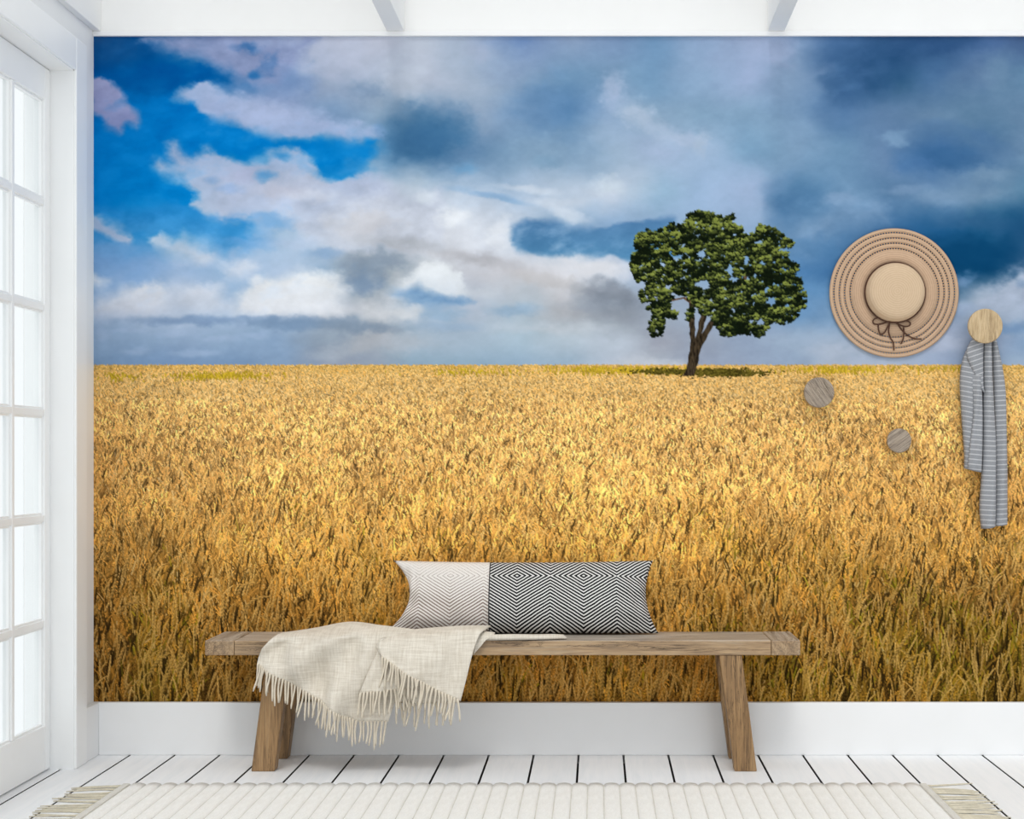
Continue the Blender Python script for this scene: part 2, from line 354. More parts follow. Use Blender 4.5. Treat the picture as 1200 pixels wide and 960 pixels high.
    poly([(176,284),(190,276),(205,284),(215,277),(246,295),(264,306),(240,313),(205,304),(188,292)], (200,208,222), 4, .7, .85)
    poly([(264,312),(290,306),(302,314),(294,325),(268,326)], (206,213,226), 4, .7, .9); poly([(106,322),(127,329),(118,336),(106,335)], (220,224,232), 2.5, .5)
    poly([(106,246),(125,262),(158,280),(150,287),(106,270)], (180,192,216), 3.5, .6, .9); blob(135, 290, 36, 7, (116,162,208), .6); blob(300, 328, 10, 6, (226,230,236), .8)
    blob(230, 377, 90, 6, (120,146,180), .8); blob(345, 380, 70, 8, (116,142,172), .85); blob(425, 384, 56, 10, (122,140,160), .8)
    for q in ((150,388,20,3),(205,392,26,4),(260,398,26,4),(280,381,10,6),(300,394,16,4),(160,412,20,5),(230,415,30,4),(120,392,10,8)): blob(*q, (160,180,208), .5)
    blob(430, 402, 40, 12, (170,174,182), .8, -.3); blob(480, 402, 34, 12, (178,186,196), .7); blob(385, 416, 30, 9, (158,168,182), .6)
    poly([(458,350),(470,331),(498,311),(520,310),(540,320),(548,338),(545,352),(505,342),(488,334),(468,352)], (226,230,234), 3, .6, .95, col2=(208,214,222))
    poly([(462,346),(490,334),(510,345),(545,350),(560,356),(510,358),(480,358)], (112,150,188), 3.5, .6, .9)
    poly([(428,362),(450,356),(490,360),(497,365),(490,377),(450,378),(432,374)], (206,209,214), 4, .7, .9)
    blob(520, 368, 30, 9, (140,168,194), .7); blob(600, 364, 34, 7, (136,164,190), .7); blob(530, 384, 40, 6, (142,166,192), .6); blob(655, 385, 60, 7, (190,198,206), .7); blob(590, 385, 30, 8, (176,188,200), .5); blob(560, 345, 26, 8, (196,202,210), .6)
    # right: storm bank
    blob(1035, 78, 34, 24, (42,82,120), .9, -.5); blob(1095, 50, 50, 12, (42,74,118), .8); blob(1000, 98, 18, 22, (74,112,156), .6); blob(965, 82, 18, 9, (138,160,192), .45, -.4); blob(915, 60, 24, 18, (160,174,204), .6)
    poly([(972,64),(1010,44),(1135,44),(1098,62),(1052,92),(1012,116),(978,122),(964,92)], (50,86,128), 13, 1, .85)
    poly([(918,280),(934,266),(954,259),(974,241),(1002,231),(1044,236),(1040,260),(985,270),(945,292)], (120,150,182), 8, .8, .75)
    poly([(905,262),(900,228),(925,214),(958,222),(962,240),(944,256),(922,270)], (76,118,158), 8, .8, .85)
    blob(1150, 130, 60, 24, (98,128,158), .5); blob(1100, 150, 30, 9, (84,118,156), .5)
    blob(1050, 162, 18, 11, (116,148,180), .9); blob(1108, 186, 44, 16, (54,96,140), .85); blob(1150, 160, 30, 8, (76,112,152), .6, .4); blob(1070, 195, 24, 10, (72,112,158), .6)
    blob(1160, 205, 30, 12, (118,146,172), .6); blob(1060, 222, 34, 5, (124,152,184), .6, -.1); blob(1100, 232, 30, 9, (118,148,178), .6); blob(1170, 90, 18, 30, (106,136,164), .5)
    blob(985, 232, 20, 8, (128,156,188), .7)
    blob(960, 290, 40, 14, (78,122,164), .6); blob(955, 340, 26, 14, (86,130,172), .6); blob(1130, 300, 80, 20, (8,62,102), .85); blob(1150, 262, 60, 12, (48,90,130), .5, .1)
    poly([(1145,372),(1150,348),(1166,332),(1196,318),(1296,300),(1296,372),(1200,376)], (182,190,206), 7, 1, .9, col2=(160,174,196)); blob(1198, 332, 8, 6, (120,145,175), .7)
    blob(1120, 335, 24, 8, (110,142,178), .8, -.5); blob(1120, 362, 40, 8, (150,170,200), .6); blob(1180, 385, 40, 8, (110,142,180), .7); blob(1100, 405, 60, 10, (172,182,202), .7); blob(990, 412, 50, 8, (168,178,194), .6)
    poly([(712,432),(722,424),(745,420),(775,421),(800,424),(806,432)], (188,194,204), 3, .5, .9)
    grey = img.mean(2, keepdims=True)
    img += (3.5 * n1 + 1.5 * n3 + 7 * n5 + 4 * n2)[..., None] * np.clip((grey - 60) / 80, .25, 1)
    img = np.clip(img, 0, 255)

    # ---- canvas at double resolution for the strokes
    S = 2
    cv = np.empty((MH * S, MW * S, 3), np.float32)
    cv[:SKYH * S] = np.repeat(np.repeat(img, S, 0), S, 1)
    def stamp(x, y, col):
        i = ((y - MY0) * S).astype(np.int32); j = ((x - MX0) * S).astype(np.int32)
        ok = (i >= 0) & (i < MH * S) & (j >= 0) & (j < MW * S)
        cv[i[ok], j[ok]] = col[ok]
    def strokes(x0, y0, L, W, ang, bend, c0, c1, taper=.6, grain=0., side=.0):
        """curved tapering strokes from the base upward; painter's order is the array order"""
        order_chunks = 6000
        for s in range(0, len(x0), order_chunks):
            e = slice(s, s + order_chunks)
            l, w = L[e], W[e]
            nt = int(np.ceil(l.max() * S * 1.25)) + 1; nw = int(np.ceil(w.max() * S * 1.3)) + 1
            t = np.linspace(0, 1, nt)[None, :, None]; u = (np.linspace(-.5, .5, nw) if nw > 1 else np.zeros(1))[None, None, :]
            a = (ang[e][:, None, None] + bend[e][:, None, None] * t)
            prof = 1 - taper * np.abs(2 * t - 1) ** 2
            wob = 1 + .2 * (grain[e] if isinstance(grain, np.ndarray) else grain) * np.sin(t * l[:, None, None] * 1.45)
            x = x0[e][:, None, None] + np.sin(a) * t * l[:, None, None] + u * (w[:, None, None] * prof * wob) * np.cos(a)
            y = y0[e][:, None, None] - np.cos(a) * t * l[:, None, None] + u * (w[:, None, None] * prof * wob) * np.sin(a)
            gr = grain[e] if isinstance(grain, np.ndarray) else grain
            k = 1 + gr * .42 * np.sin(t * l[:, None, None] * 1.45 + 5 * np.abs(u) + 2.2 * np.sign(u)) + side * u
            col = (c0[e][:, None, None, :] * (1 - t[..., None]) + c1[e][:, None, None, :] * t[..., None]) * k[..., None]
            x, y = np.broadcast_arrays(x, y)
            stamp(x.ravel(), y.ravel(), np.broadcast_to(col, x.shape + (3,)).reshape(-1, 3))

    # ---- field
    HOR = 430.0
    fy_ = np.arange(MY0 * S, MY1 * S) / S; F0 = int((HOR - MY0) * S)
    XF, YF = np.meshgrid(np.arange(MW) + MX0 + .5, np.arange(int(HOR), MY1) + .5)
    knots = np.array([430, 445, 480, 540, 600, 660, 720, 770, 823.])
    cl = np.array([[206,164,88],[214,172,104],[212,169,103],[208,162,95],[202,154,84],[184,138,68],[162,119,54],[150,108,47],[140,100,42]], np.float32)
    base = np.stack([np.interp(YF, knots, cl[:, c]) for c in range(3)], -1).astype(np.float32)
    depth = ((YF - HOR) / 393).astype(np.float32)
    big = fbm(XF / (60 + 60 * depth), YF / (18 + 50 * depth), 131, 4)
    right = np.clip((XF - 780) / 420, 0, 1) * np.clip((YF - 560) / 200, 0, 1); left = np.clip((330 - XF) / 220, 0, 1) * np.clip((YF - 520) / 200, 0, 1)
    centre = np.exp(-((XF - 640) / 260) ** 2) * np.clip((YF - 470) / 120, 0, 1)
    tone = (1 + .16 * big * np.clip(depth * 3, .3, 1.2) - .27 * right - .10 * left + .09 * centre).astype(np.float32)
    tone[:, :] *= 1 - .07 * np.exp(-((XF - 960) / 130) ** 2 - ((YF - 490 - (XF - 960) * .12) / 22) ** 2)
    green = np.clip(fbm(XF / (30 + 30 * depth), YF / (25 + 60 * depth), 171, 4) * 1.6 + right * .4 + np.clip((depth - .75) * 1.5, 0, .5) - .35, 0, 1) * np.clip((depth - .32) * 2.6, 0, 1)
    fieldcol = base * tone[..., None]
    gcol = np.array([118,98,26], np.float32) * (0.75 + .25 * tone[..., None])
    fieldcol = fieldcol * (1 - .55 * green[..., None]) + gcol * .55 * green[..., None]
    cv[F0:] = np.repeat(np.repeat(fieldcol, S, 0), S, 1) * .5
    def at(x, y):
        i = np.clip((y - HOR).astype(int), 0, fieldcol.shape[0] - 1); j = np.clip((x - MX0).astype(int), 0, MW - 1)
        return fieldcol[i, j], green[i, j]
    # y sampled so that coverage is even
    ys = np.linspace(431, 850, 800); d = (ys - HOR) / 393
    Lf = lambda d: 2.6 + 30 * d; Wf = lambda d: .7 + 2.3 * d
    pdf = 1 / (Lf(d) * Wf(d)); N = int(3.4 * MW * (pdf.sum() * (ys[1] - ys[0]))); cdf = np.cumsum(pdf); cdf /= cdf[-1]
    y = np.sort(np.interp(rng.rand(N), cdf, ys)); x = rng.uniform(MX0 - 15, MX1 + 15, N)
    dd = (y - HOR) / 393
    c, g = at(x, np.minimum(y - Lf(dd) * .4, 822))
    kind = rng.rand(N)
    light = np.where(kind < .22 + .12 * np.clip(dd, 0, 1), rng.uniform(.36, .7, N), np.where(kind < .66, rng.uniform(.84, 1.06, N), rng.uniform(1.04, 1.24, N)))
    light = np.where(dd < .2, 1 + (light - 1) * (.45 + 2.2 * dd), light)
    tint = rng.normal(0, 1, (N, 1)) * np.array([[.03, .0, -.07]])
    lean = (.2 + .2 * rng.randn(N) + .16 * np.sin(x / 47 + y / 31)) * np.clip(1.25 - .75 * dd, .4, 1.2)
    col = c * light[:, None] * (1 + tint)
    pale = (kind > .9)[:, None]
    col = np.where(pale, col * .55 + np.array([236, 204, 142]) * (.5 - .12 * np.clip(dd, 0, 1.0))[:, None], col)
    isg = (rng.rand(N) < g * .55)[:, None]
    col = np.where(isg, col * .35 + np.array([112, 102, 20]) * rng.uniform(.4, .95, (N, 1)), col)
    far = dd < .12
    strokes(x[far], y[far], (Lf(dd) * rng.uniform(.6, 1.3, N))[far], (Wf(dd) * 1.0)[far], lean[far], (.5 * rng.randn(N))[far], col[far] * .96, col[far] * 1.05, .4)
    # nearer: stems, with ears among them in the same painter's order
    near = ~far; ids = np.where(near)[0]
    chunks = np.array_split(ids, 60)
    for ch in chunks:
        L_ = Lf(dd[ch]) * rng.uniform(.7, 1.9, len(ch)); W_ = Wf(dd[ch]) * rng.uniform(.3, .75, len(ch))
        strokes(x[ch], y[ch], L_, W_, lean[ch], .28 * rng.randn(len(ch)), col[ch] * .8, col[ch] * 1.08, .5, 0, .15)
        m = max(1, int(len(ch) * .30)); e = ch[rng.permutation(len(ch))[:m]]; e = e[np.argsort(y[e])]
        k = rng.uniform(.62, 1.25, (m, 1)); de = dd[e]
        ce = at(x[e], np.minimum(y[e] - 6, 822))[0] * k * np.array([[1.06, 1.02, .98]])
        ce = np.where(rng.rand(m, 1) < .2, ce * .55, ce)
        aw = 5 * (de > .22)
        an = lean[e] + .2 * rng.randn(m); bd = .32 * rng.randn(m)
        for q in range(3):      # awns
            strokes(x[e], y[e], Lf(de) * rng.uniform(1.0, 1.7, m), .45 + .45 * de, an + rng.uniform(-.35, .35, m), bd, ce * .95, ce * 1.18, .2)
        strokes(x[e], y[e], Lf(de) * rng.uniform(.7, 1.15, m), Wf(de) * rng.uniform(.9, 1.5, m), an, bd, ce * .92, ce * 1.1, .7, .7 * np.clip(de * 1.6 - .3, 0, 1)[:, None, None], -.25)
    # dark gaps and single bent ears
    nb = 1000; yb = np.sort(430 + 410 * rng.uniform(.04, 1, nb) ** .6); xb = rng.uniform(MX0, MX1, nb); db = (yb - HOR) / 393
    cb, gb = at(xb, np.minimum(yb, 822))
    strokes(xb, yb, Lf(db) * rng.uniform(.5, 1.1, nb), Wf(db) * rng.uniform(.4, .9, nb), (.25 + .2 * rng.randn(nb)) * (1.3 - db), .12 * rng.randn(nb), cb * .32, cb * .46, .6, .3)
    nb = 2600; yb = np.sort(430 + 415 * rng.uniform(.1, 1, nb) ** .6); xb = rng.uniform(MX0, MX1, nb); db = (yb - HOR) / 393
    cb, gb = at(xb, np.minimum(yb, 822)); k = rng.uniform(.2, .5, (nb, 1)); pl = cb * (1.1 - k) + np.array([232, 190, 118]) * k
    strokes(xb, yb, Lf(db) * rng.uniform(.5, 1.3, nb), Wf(db) * rng.uniform(.25, .6, nb), (.16 + .22 * rng.randn(nb)) * (1.3 - .7 * db), .2 * rng.randn(nb), pl * .9, pl * 1.04, .6, .35, -.2)
    nb = 230; yb = np.sort(rng.uniform(600, 835, nb)); xb = rng.uniform(MX0, MX1, nb); db = (yb - HOR) / 393
    cb, gb = at(xb, np.minimum(yb, 822))
    pl = cb * .65 + np.array([222, 178, 104]) * .35
    strokes(xb, yb, Lf(db) * rng.uniform(.9, 1.6, nb), Wf(db) * rng.uniform(.8, 1.4, nb), .05 + .22 * rng.randn(nb), .35 * rng.randn(nb), pl * .8, pl * 1.02, .6, .55, -.3)
    # yellow-green weeds near the horizon
    for cx, w, cy, n in ((262, 52, 443, 230), (250, 90, 442, 90), (142, 22, 444, 55), (735, 100, 436, 420), (985, 70, 436, 240), (560, 60, 438, 90), (1120, 60, 434, 70)):
        xb = cx + w * .5 * rng.randn(n); yb = cy + 2.4 * rng.randn(n); o = np.argsort(yb)
        cw = np.array([[204, 172, 48]]) * rng.uniform(.78, 1.08, (n, 1))
        strokes(xb[o], np.maximum(yb[o], 433), rng.uniform(2, 4, n), np.full(n, .9), .3 * rng.randn(n), 0 * xb, cw * .92, cw, .3)
    # ground shade under the tree
    n = 620; xb = np.concatenate([848 + 22 * rng.randn(n), 785 + 22 * rng.randn(n // 2)]); yb = np.concatenate([438 + 2.1 * rng.randn(n), 437 + 1.6 * rng.randn(n // 2)])
    cw = np.array([[92, 82, 30]]) * rng.uniform(.6, 1.25, (len(xb), 1)); strokes(xb, np.maximum(yb, 433), rng.uniform(1.5, 3, len(xb)), np.full(len(xb), 1.2), 1.2 + .4 * rng.randn(len(xb)), 0 * xb, cw, cw, .3)

    # ---- the pine
    def fillpoly(P, c0, c1):
        P = [(730 + a / 4.573, 240 + b / 4.571) for a, b in P]
        xs = [p[0] for p in P]; ys2 = [p[1] for p in P]
        gx, gy = np.meshgrid(np.arange(min(xs) - 2, max(xs) + 2, .5), np.arange(min(ys2) - 2, max(ys2) + 2, .5))
        sd = sdist(gx.astype(np.float32) + .35 * np.sin(gy * .5), gy.astype(np.float32), P); ok = sd > 0
        f = rng.rand(ok.sum(), 1); tex = np.clip(.5 + .9 * vnoise(gx[ok] * 1.1, gy[ok] * .25, 5)[:, None] - .6 + .35 * f, 0, 1)
        stamp(gx[ok], gy[ok], np.array(c0) * (1 - tex) + np.array(c1) * tex)
    bark0, bark1 = (22, 18, 13), (84, 70, 52)
    fillpoly([(322,922),(345,880),(358,800),(366,750),(358,640),(358,520),(384,520),(388,640),(392,720),(402,690),(412,620),(440,560),(452,600),(436,660),(424,700),(448,660),(486,600),(520,560),(520,600),(482,660),(440,740),(418,780),(404,860),(384,918)], bark0, bark1)
    for P in ([(250,515),(330,498),(370,520),(366,535),(326,508),(255,524)], [(455,400),(470,300),(480,300),(470,420)], [(640,420),(670,330),(682,332),(660,430)], [(560,480),(640,420),(700,400),(700,408),(650,432),(570,490)], [(384,560),(376,500),(384,440),(392,440),(392,520)]):
        fillpoly(P, (58, 44, 34), (120, 92, 72))
    crown = [(40,335),(62,250),(70,175),(140,140),(200,150),(270,100),(340,120),(350,65),(400,40),(480,55),(520,70),(590,65),(620,115),(660,150),(710,180),(715,122),(790,118),(830,150),(870,180),(915,210),(890,262),(880,290),(945,340),(920,390),(975,420),(955,455),(990,480),(975,545),(930,600),(880,655),(790,640),(775,690),(720,715),(680,700),(640,690),(570,720),(500,680),(490,640),(440,600),(400,590),(345,650),(340,620),(350,560),(372,520),(300,490),(250,520),(295,570),(285,620),(230,610),(225,650),(205,700),(165,715),(140,660),(165,600),(100,520),(95,440),(60,390)]
    C = [(730 + a / 4.573, 240 + b / 4.571) for a, b in crown]
    holes = [(425,270,24,18),(295,290,22,16),(580,360,18,28),(600,410,26,16),(430,435,40,22),(662,300,16,26),(310,540,52,44),(110,438,22,14),(222,332,14,10),(770,462,12,18),(800,525,22,20),(870,250,26,12),(740,640,20,16),(400,590,18,14),(660,400,18,12),(260,265,14,9),(545,280,12,8),(710,390,12,9),(640,350,12,8),(880,550,16,8),(725,215,12,8),(510,690,10,8)]
    nc = 5200; cx = rng.uniform(738, 948, nc); cy = rng.uniform(247, 398, nc)
    sd = sdist(cx.astype(np.float32), cy.astype(np.float32), C); keep = sd > rng.uniform(-.9, 1.6, nc)
    for a, b, ra, rb in holes:
        hx, hy = 730 + a / 4.573, 240 + b / 4.571
        keep &= ((cx - hx) / (ra / 4.573 + 1.2)) ** 2 + ((cy - hy) / (rb / 4.571 + 1.0)) ** 2 > 1
    cx, cy = cx[keep], cy[keep]; nc = len(cx)
    shade = 1.35 * fbm(cx / 11, cy / 6.5, 301, 3) + .12 + .35 * fbm(cx / 50, cy / 34, 311, 2)
    shade += 2.2 * (fbm(cx / 12, cy / 8, 331, 3) - fbm(cx / 12, (cy - 4.5) / 8, 331, 3))
    o = np.argsort(cy + 14 * rng.rand(nc))[::-1]; cx, cy, shade = cx[o], cy[o], shade[o]
    shade -= .55 * np.exp(-((cx - 868) / 22) ** 2 - ((cy - 378) / 16) ** 2) + .5 * np.exp(-((cx - 775) / 14) ** 2 - ((cy - 385) / 18) ** 2) + .4 * np.exp(-((cx - 830) / 40) ** 2 - ((cy - 312) / 16) ** 2) + .3 * np.exp(-((cx - 905) / 18) ** 2 - ((cy - 330) / 14) ** 2)
    for b in np.array_split(np.arange(nc), 40):
        for n, rad, lo in ((9, 2.0, 0), (9, 1.8, 1)):
            k = len(b) * n
            th = rng.uniform(0, 2 * np.pi, k); r = rad * np.sqrt(rng.rand(k)); bi = np.repeat(b, n)
            px, py = cx[bi] + 1.25 * r * np.cos(th), cy[bi] + .8 * r * np.sin(th) - lo * .9
            if lo == 0: colr = np.array([[14, 21, 12]]) * rng.uniform(.6, 1.5, (k, 1))
            else:
                v = np.clip(.38 + .72 * shade[bi] + .28 * (-np.sin(th)) + .14 * rng.randn(k), 0, 1)[:, None]
                colr = np.array([[16, 24, 12]]) * (1 - v) + np.array([[128, 138, 64]]) * v
            sd = np.ones(k); strokes(px, py, rng.uniform(1.0, 2.6, k), np.full(k, .8), rng.uniform(-1.3, 1.3, k), 0 * px, colr * .85, colr * 1.1, .2)
    out = cv.reshape(MH, S, MW, S, 3).mean((1, 3))
    # light sharpening of the field, as a print has
    f = out[int(HOR) - MY0 + 2:]; bl = f.copy(); bl[1:-1, 1:-1] = (f[:-2, 1:-1] + f[2:, 1:-1] + f[1:-1, :-2] + f[1:-1, 2:] + 2 * f[1:-1, 1:-1]) / 6
    f += .35 * (f - bl)
    return np.clip(out, 2, 252)
# ---------------------------------------------------------------- the room shell
XL, XLC, XR = -1.827, -1.802, 2.6                # left wall, its trim face, right wall
MURAL_TOP, BASE_TOP = 2.603, .1905
YO0, YO1 = -.29, -1.385                          # door opening in the left wall
ZO = 2.416
def struct(name, me, mat, parent=None):
    o = obj(name, me, mat, parent)
    if parent is None: o['kind'] = 'structure'
    return o

floor = struct('floor', MB().box(-2.05, XR, -7.0, .0, -.08, -.034).mesh('floor'), DARKGAP)
tag(floor, 'floor of white painted boards with dark gaps between them')
pitch = .1622; x0 = -.068 - 12 * pitch
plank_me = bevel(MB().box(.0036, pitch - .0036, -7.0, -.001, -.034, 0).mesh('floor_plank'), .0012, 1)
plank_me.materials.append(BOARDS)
plank_me.materials.append(paint('gap_shade_board_edge', srgb(34, 31, 28), .95, .1))  # shade inside the gaps, painted onto the plank sides as a dark colour
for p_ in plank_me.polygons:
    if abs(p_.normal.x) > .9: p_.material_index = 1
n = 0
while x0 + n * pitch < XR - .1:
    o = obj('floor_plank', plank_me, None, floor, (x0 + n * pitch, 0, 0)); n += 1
struct('wall_back', MB().box(XL - .15, XR + .1, 0, .12, -.06, 4.2).mesh('wall_back'), WHITE)
mb = MB()
mb.box(XL - .155, XL, YO0, 0, -.06, 4.2).box(XL - .155, XL, YO1, YO0, ZO, 4.2).box(XL - .155, XL, -2.6, YO1, -.06, 4.2)
struct('wall_left', mb.mesh('wall_left'), WHITE)
struct('wall_right', MB().box(XR, XR + .12, -.8, 0, -.06, 4.2).mesh('wall_right'), WHITE)
ceiling = struct('ceiling', MB().box(XL - .15, XR + .1, -1.0, .1, 4.2, 4.3).mesh('ceiling'), WHITE)
for bx0, bx1 in ((XL, XLC + .002), (-.763, -.700), (.617, .678), (1.97, 2.03)):
    obj('tie_beam', bevel(MB().box(bx0, bx1, -.7, -.0005, 2.621, 2.90).mesh('tie_beam'), .002, 1), WHITE, ceiling)
struct('trim_1', bevel(MB().box(XL, XR, -.014, 0, MURAL_TOP, 2.621).mesh('trim_1'), .002, 1), TRIM)
struct('baseboard_back', bevel(MB().box(XLC, XR, -.025, 0, 0, BASE_TOP).mesh('baseboard_back'), .003, 2), TRIM)
mb = MB(); mb.box(XL, XLC, -.172, -.0, 0, BASE_TOP); mb.box(XL, XLC, -2.6, YO1 - .12, 0, BASE_TOP)
struct('baseboard_left', bevel(mb.mesh('baseboard_left'), .003, 2), TRIM)
# casing around the door opening, and the lining of the reveal
mb = MB(); XC = XLC + .004
mb.box(XL, XC, YO0, -.172, 0, ZO + .112).box(XL, XC, YO1 - .118, YO1, 0, ZO + .112).box(XL, XC, YO1, YO0, ZO, ZO + .112)
struct('trim_2', bevel(mb.mesh('trim_2'), .004, 2), DOORWHITE)
mb = MB(); mb.box(XL - .15, XL + .02, YO0 - .004, YO0, 0, ZO).box(XL - .15, XL + .02, YO1, YO1 + .004, 0, ZO).box(XL - .15, XL + .02, YO1, YO0, ZO - .004, ZO)
struct('trim_3', mb.mesh('trim_3'), DOORWHITE)

# glazed door in the reveal
XD0, XD1 = -1.928, -1.887                        # leaf thickness
door = bpy.data.objects.new('door_1', None); COL.objects.link(door); door.location = (XD1, YO0, 0); tag(door, 'tall white glazed door of small panes in left wall', kind='structure')
def dbox(name, y0, y1, z0, z1, xa=XD0, xb=XD1, mat=DOORWHITE, bv=.003):
    me = MB().box(xa - XD1, xb - XD1, y0 - YO0, y1 - YO0, z0, z1).mesh(name)
    return obj(name, bevel(me, bv, 2) if bv else me, mat, door)
GY0, NC, GW, MUN = -.349, 3, .289, .024          # first pane edge, columns, pane width, bar width
GZ0, GZ1, NR = .159, 2.299, 6
ph = (GZ1 - GZ0 - (NR - 1) * MUN) / NR
yend = GY0 - NC * GW - (NC - 1) * MUN
dbox('door_stile', GY0, YO0 - .006, .006, ZO - .006); dbox('door_stile', YO1 + .006, yend, .006, ZO - .006)
dbox('door_rail', yend, GY0, GZ1, ZO - .006); dbox('door_rail', yend, GY0, .006, GZ0)
for k in range(1, NC): dbox('glazing_bar', GY0 - k * (GW + MUN), GY0 - k * (GW + MUN) + MUN, GZ0, GZ1, XD0 + .006, XD1 - .002)
for k in range(1, NR): dbox('glazing_bar', yend, GY0, GZ0 + k * (ph + MUN) - MUN, GZ0 + k * (ph + MUN), XD0 + .006, XD1 - .003)
mg, nt, b = mat_new('window_glass'); g = G(nt); out = nt.nodes['Material Output']
tr = g.n('ShaderNodeBsdfTransparent'); tr.inputs['Color'].default_value = (.97, .98, .98, 1); gl = g.n('ShaderNodeBsdfGlossy'); gl.inputs['Roughness'].default_value = .02
ms = g.n('ShaderNodeMixShader'); ms.inputs[0].default_value = .05
g.l(tr.outputs[0], ms.inputs[1]); g.l(gl.outputs[0], ms.inputs[2]); g.l(ms.outputs[0], out.inputs['Surface'])
bead_me = None
for c in range(NC):
    for r in range(NR):
        y1 = GY0 - c * (GW + MUN); y0 = y1 - GW; z0 = GZ0 + r * (ph + MUN); z1 = z0 + ph
        p = dbox('pane', y0 - .002, y1 + .002, z0 - .002, z1 + .002, XD0 + .018, XD0 + .022, mg, 0)
        mb = MB(); q = .007; xa, xb = XD0 + .022 - XD1, XD1 - .006 - XD1
        for (a0, a1, b0, b1) in ((y0, y1, z0, z0 + q), (y0, y1, z1 - q, z1), (y0, y0 + q, z0 + q, z1 - q), (y1 - q, y1, z0 + q, z1 - q)): mb.box(xa, xb - .004, a0 - YO0, a1 - YO0, b0, b1)
        obj('glazing_bead', mb.mesh('glazing_bead'), DOORWHITE, p)

# ---------------------------------------------------------------- the printed mural
def build_mural():
    im = paint_mural().astype(np.float32)
    im = np.clip(im / 255., 0, 1); lin = np.where(im <= .04045, im / 12.92, ((im + .055) / 1.055) ** 2.4)
    nx, nz = MW + 1, MH + 1
    # corner colours from the neighbouring print dots
    pad = np.pad(lin, ((1, 1), (1, 1), (0, 0)), mode='edge')
    cc = pad[:-1, :-1] * 0 + pad[1:, 1:]
    s = 6.0 / FPX
    xs = (np.arange(nx) + MX0 - 700) * s; zs = 1.077 - (np.arange(nz) + MY0 - 536) * s
    zs = np.linspace(MURAL_TOP, BASE_TOP, nz); xs = xs - xs[0] + XL
    co = np.empty((nz, nx, 3), np.float32); co[..., 0] = xs[None, :]; co[..., 1] = -.0015; co[..., 2] = zs[:, None]
    idx = np.arange(nx * nz).reshape(nz, nx)
    q = np.stack([idx[:-1, :-1], idx[1:, :-1], idx[1:, 1:], idx[:-1, 1:]], -1).reshape(-1, 4)
    me = bpy.data.meshes.new('wall_mural')
    me.vertices.add(nx * nz); me.vertices.foreach_set('co', co.ravel())
    nf = len(q); me.loops.add(nf * 4); me.loops.foreach_set('vertex_index', q.ravel().astype(np.int32))
    me.polygons.add(nf); me.polygons.foreach_set('loop_start', np.arange(0, nf * 4, 4, dtype=np.int32)); me.update(calc_edges=True)
    at = me.color_attributes.new('print', 'FLOAT_COLOR', 'POINT')
    at.data.foreach_set('color', np.concatenate([cc.reshape(-1, 3), np.ones((nx * nz, 1), np.float32)], 1).astype(np.float32).ravel())
    m, nt, b = mat_new('printed_mural_paper'); g = G(nt)
    a = g.n('ShaderNodeVertexColor'); a.layer_name = 'print'
    g.l(a.outputs['Color'], b.inputs['Base Color']); b.inputs['Roughness'].default_value = 1.0; b.inputs['Specular IOR Level'].default_value = 0.0
    o = obj('wall_mural', me, m)
    return tag(o, 'printed photo mural of a golden wheat field and one pine under clouds', 'mural')
build_mural()

# ---------------------------------------------------------------- rustic bench
BF, BB = -.340, -.040                            # front and back faces
bench_x0, bench_x1, BT, BTH = -1.343, .695, .449, .050
ob = ((bench_x0 + bench_x1) / 2, (BF + BB) / 2, 0)
bench = empty('bench', ob, 'long rustic brown wooden bench with splayed legs before the mural', 'bench')
WD, WM, WL, WG = srgb(70, 48, 30), srgb(138, 106, 70), srgb(180, 148, 108), srgb(180, 164, 142)
WOODX = wood('weathered_oak_lengthwise', 0, WD, WM, WL, WG, .42, silver=.75)
WOODY = wood('weathered_oak_crosswise', 1, WD, WM, WL, WG, .42, silver=.75)
WOODZ = wood('weathered_oak_upright', 2, srgb(64, 42, 24), srgb(130, 96, 58), srgb(168, 132, 88), srgb(156, 130, 98), .5, 1.2)
def bpart(name, mb, mat, bv=.003):
    mb.v = [(x - ob[0], y - ob[1], z) for x, y, z in mb.v]
    return obj(name, bevel(mb.mesh(name), bv, 2), mat, bench)
E = .100
bpart('end_board', MB().box(bench_x0, bench_x0 + E - .001, BF, BB, BT - BTH, BT), WOODY)
bpart('end_board', MB().box(bench_x1 - E + .001, bench_x1, BF, BB, BT - BTH, BT), WOODY)
for k in range(3):
    a = BF + .001 + k * .0995; bpart('seat_plank', MB().box(bench_x0 + E, bench_x1 - E, a, a + .0985, BT - BTH + .0006 * k, BT - .0004 * k), WOODX)
def leg(xb0, xb1, xt0, xt1, y0, y1):
    zt = BT - BTH
    return bpart('leg', MB().hexa([(xb0, y0, 0), (xb1, y0, 0), (xb1, y1, 0), (xb0, y1, 0)], [(xt0, y0, zt), (xt1, y0, zt), (xt1, y1, zt), (xt0, y1, zt)]), WOODZ, .004)
for y0, y1 in ((BF + .004, BF + .064), (BB - .062, BB - .002)):
    leg(-1.186, -1.106, -1.133, -1.053, y0, y1); leg(.470, .547, .418, .495, y0, y1)
for xa in (-1.118, .432): bpart('cleat', MB().box(xa, xa + .05, BF + .064, BB - .062, BT - BTH - .06, BT - BTH), WOODY)

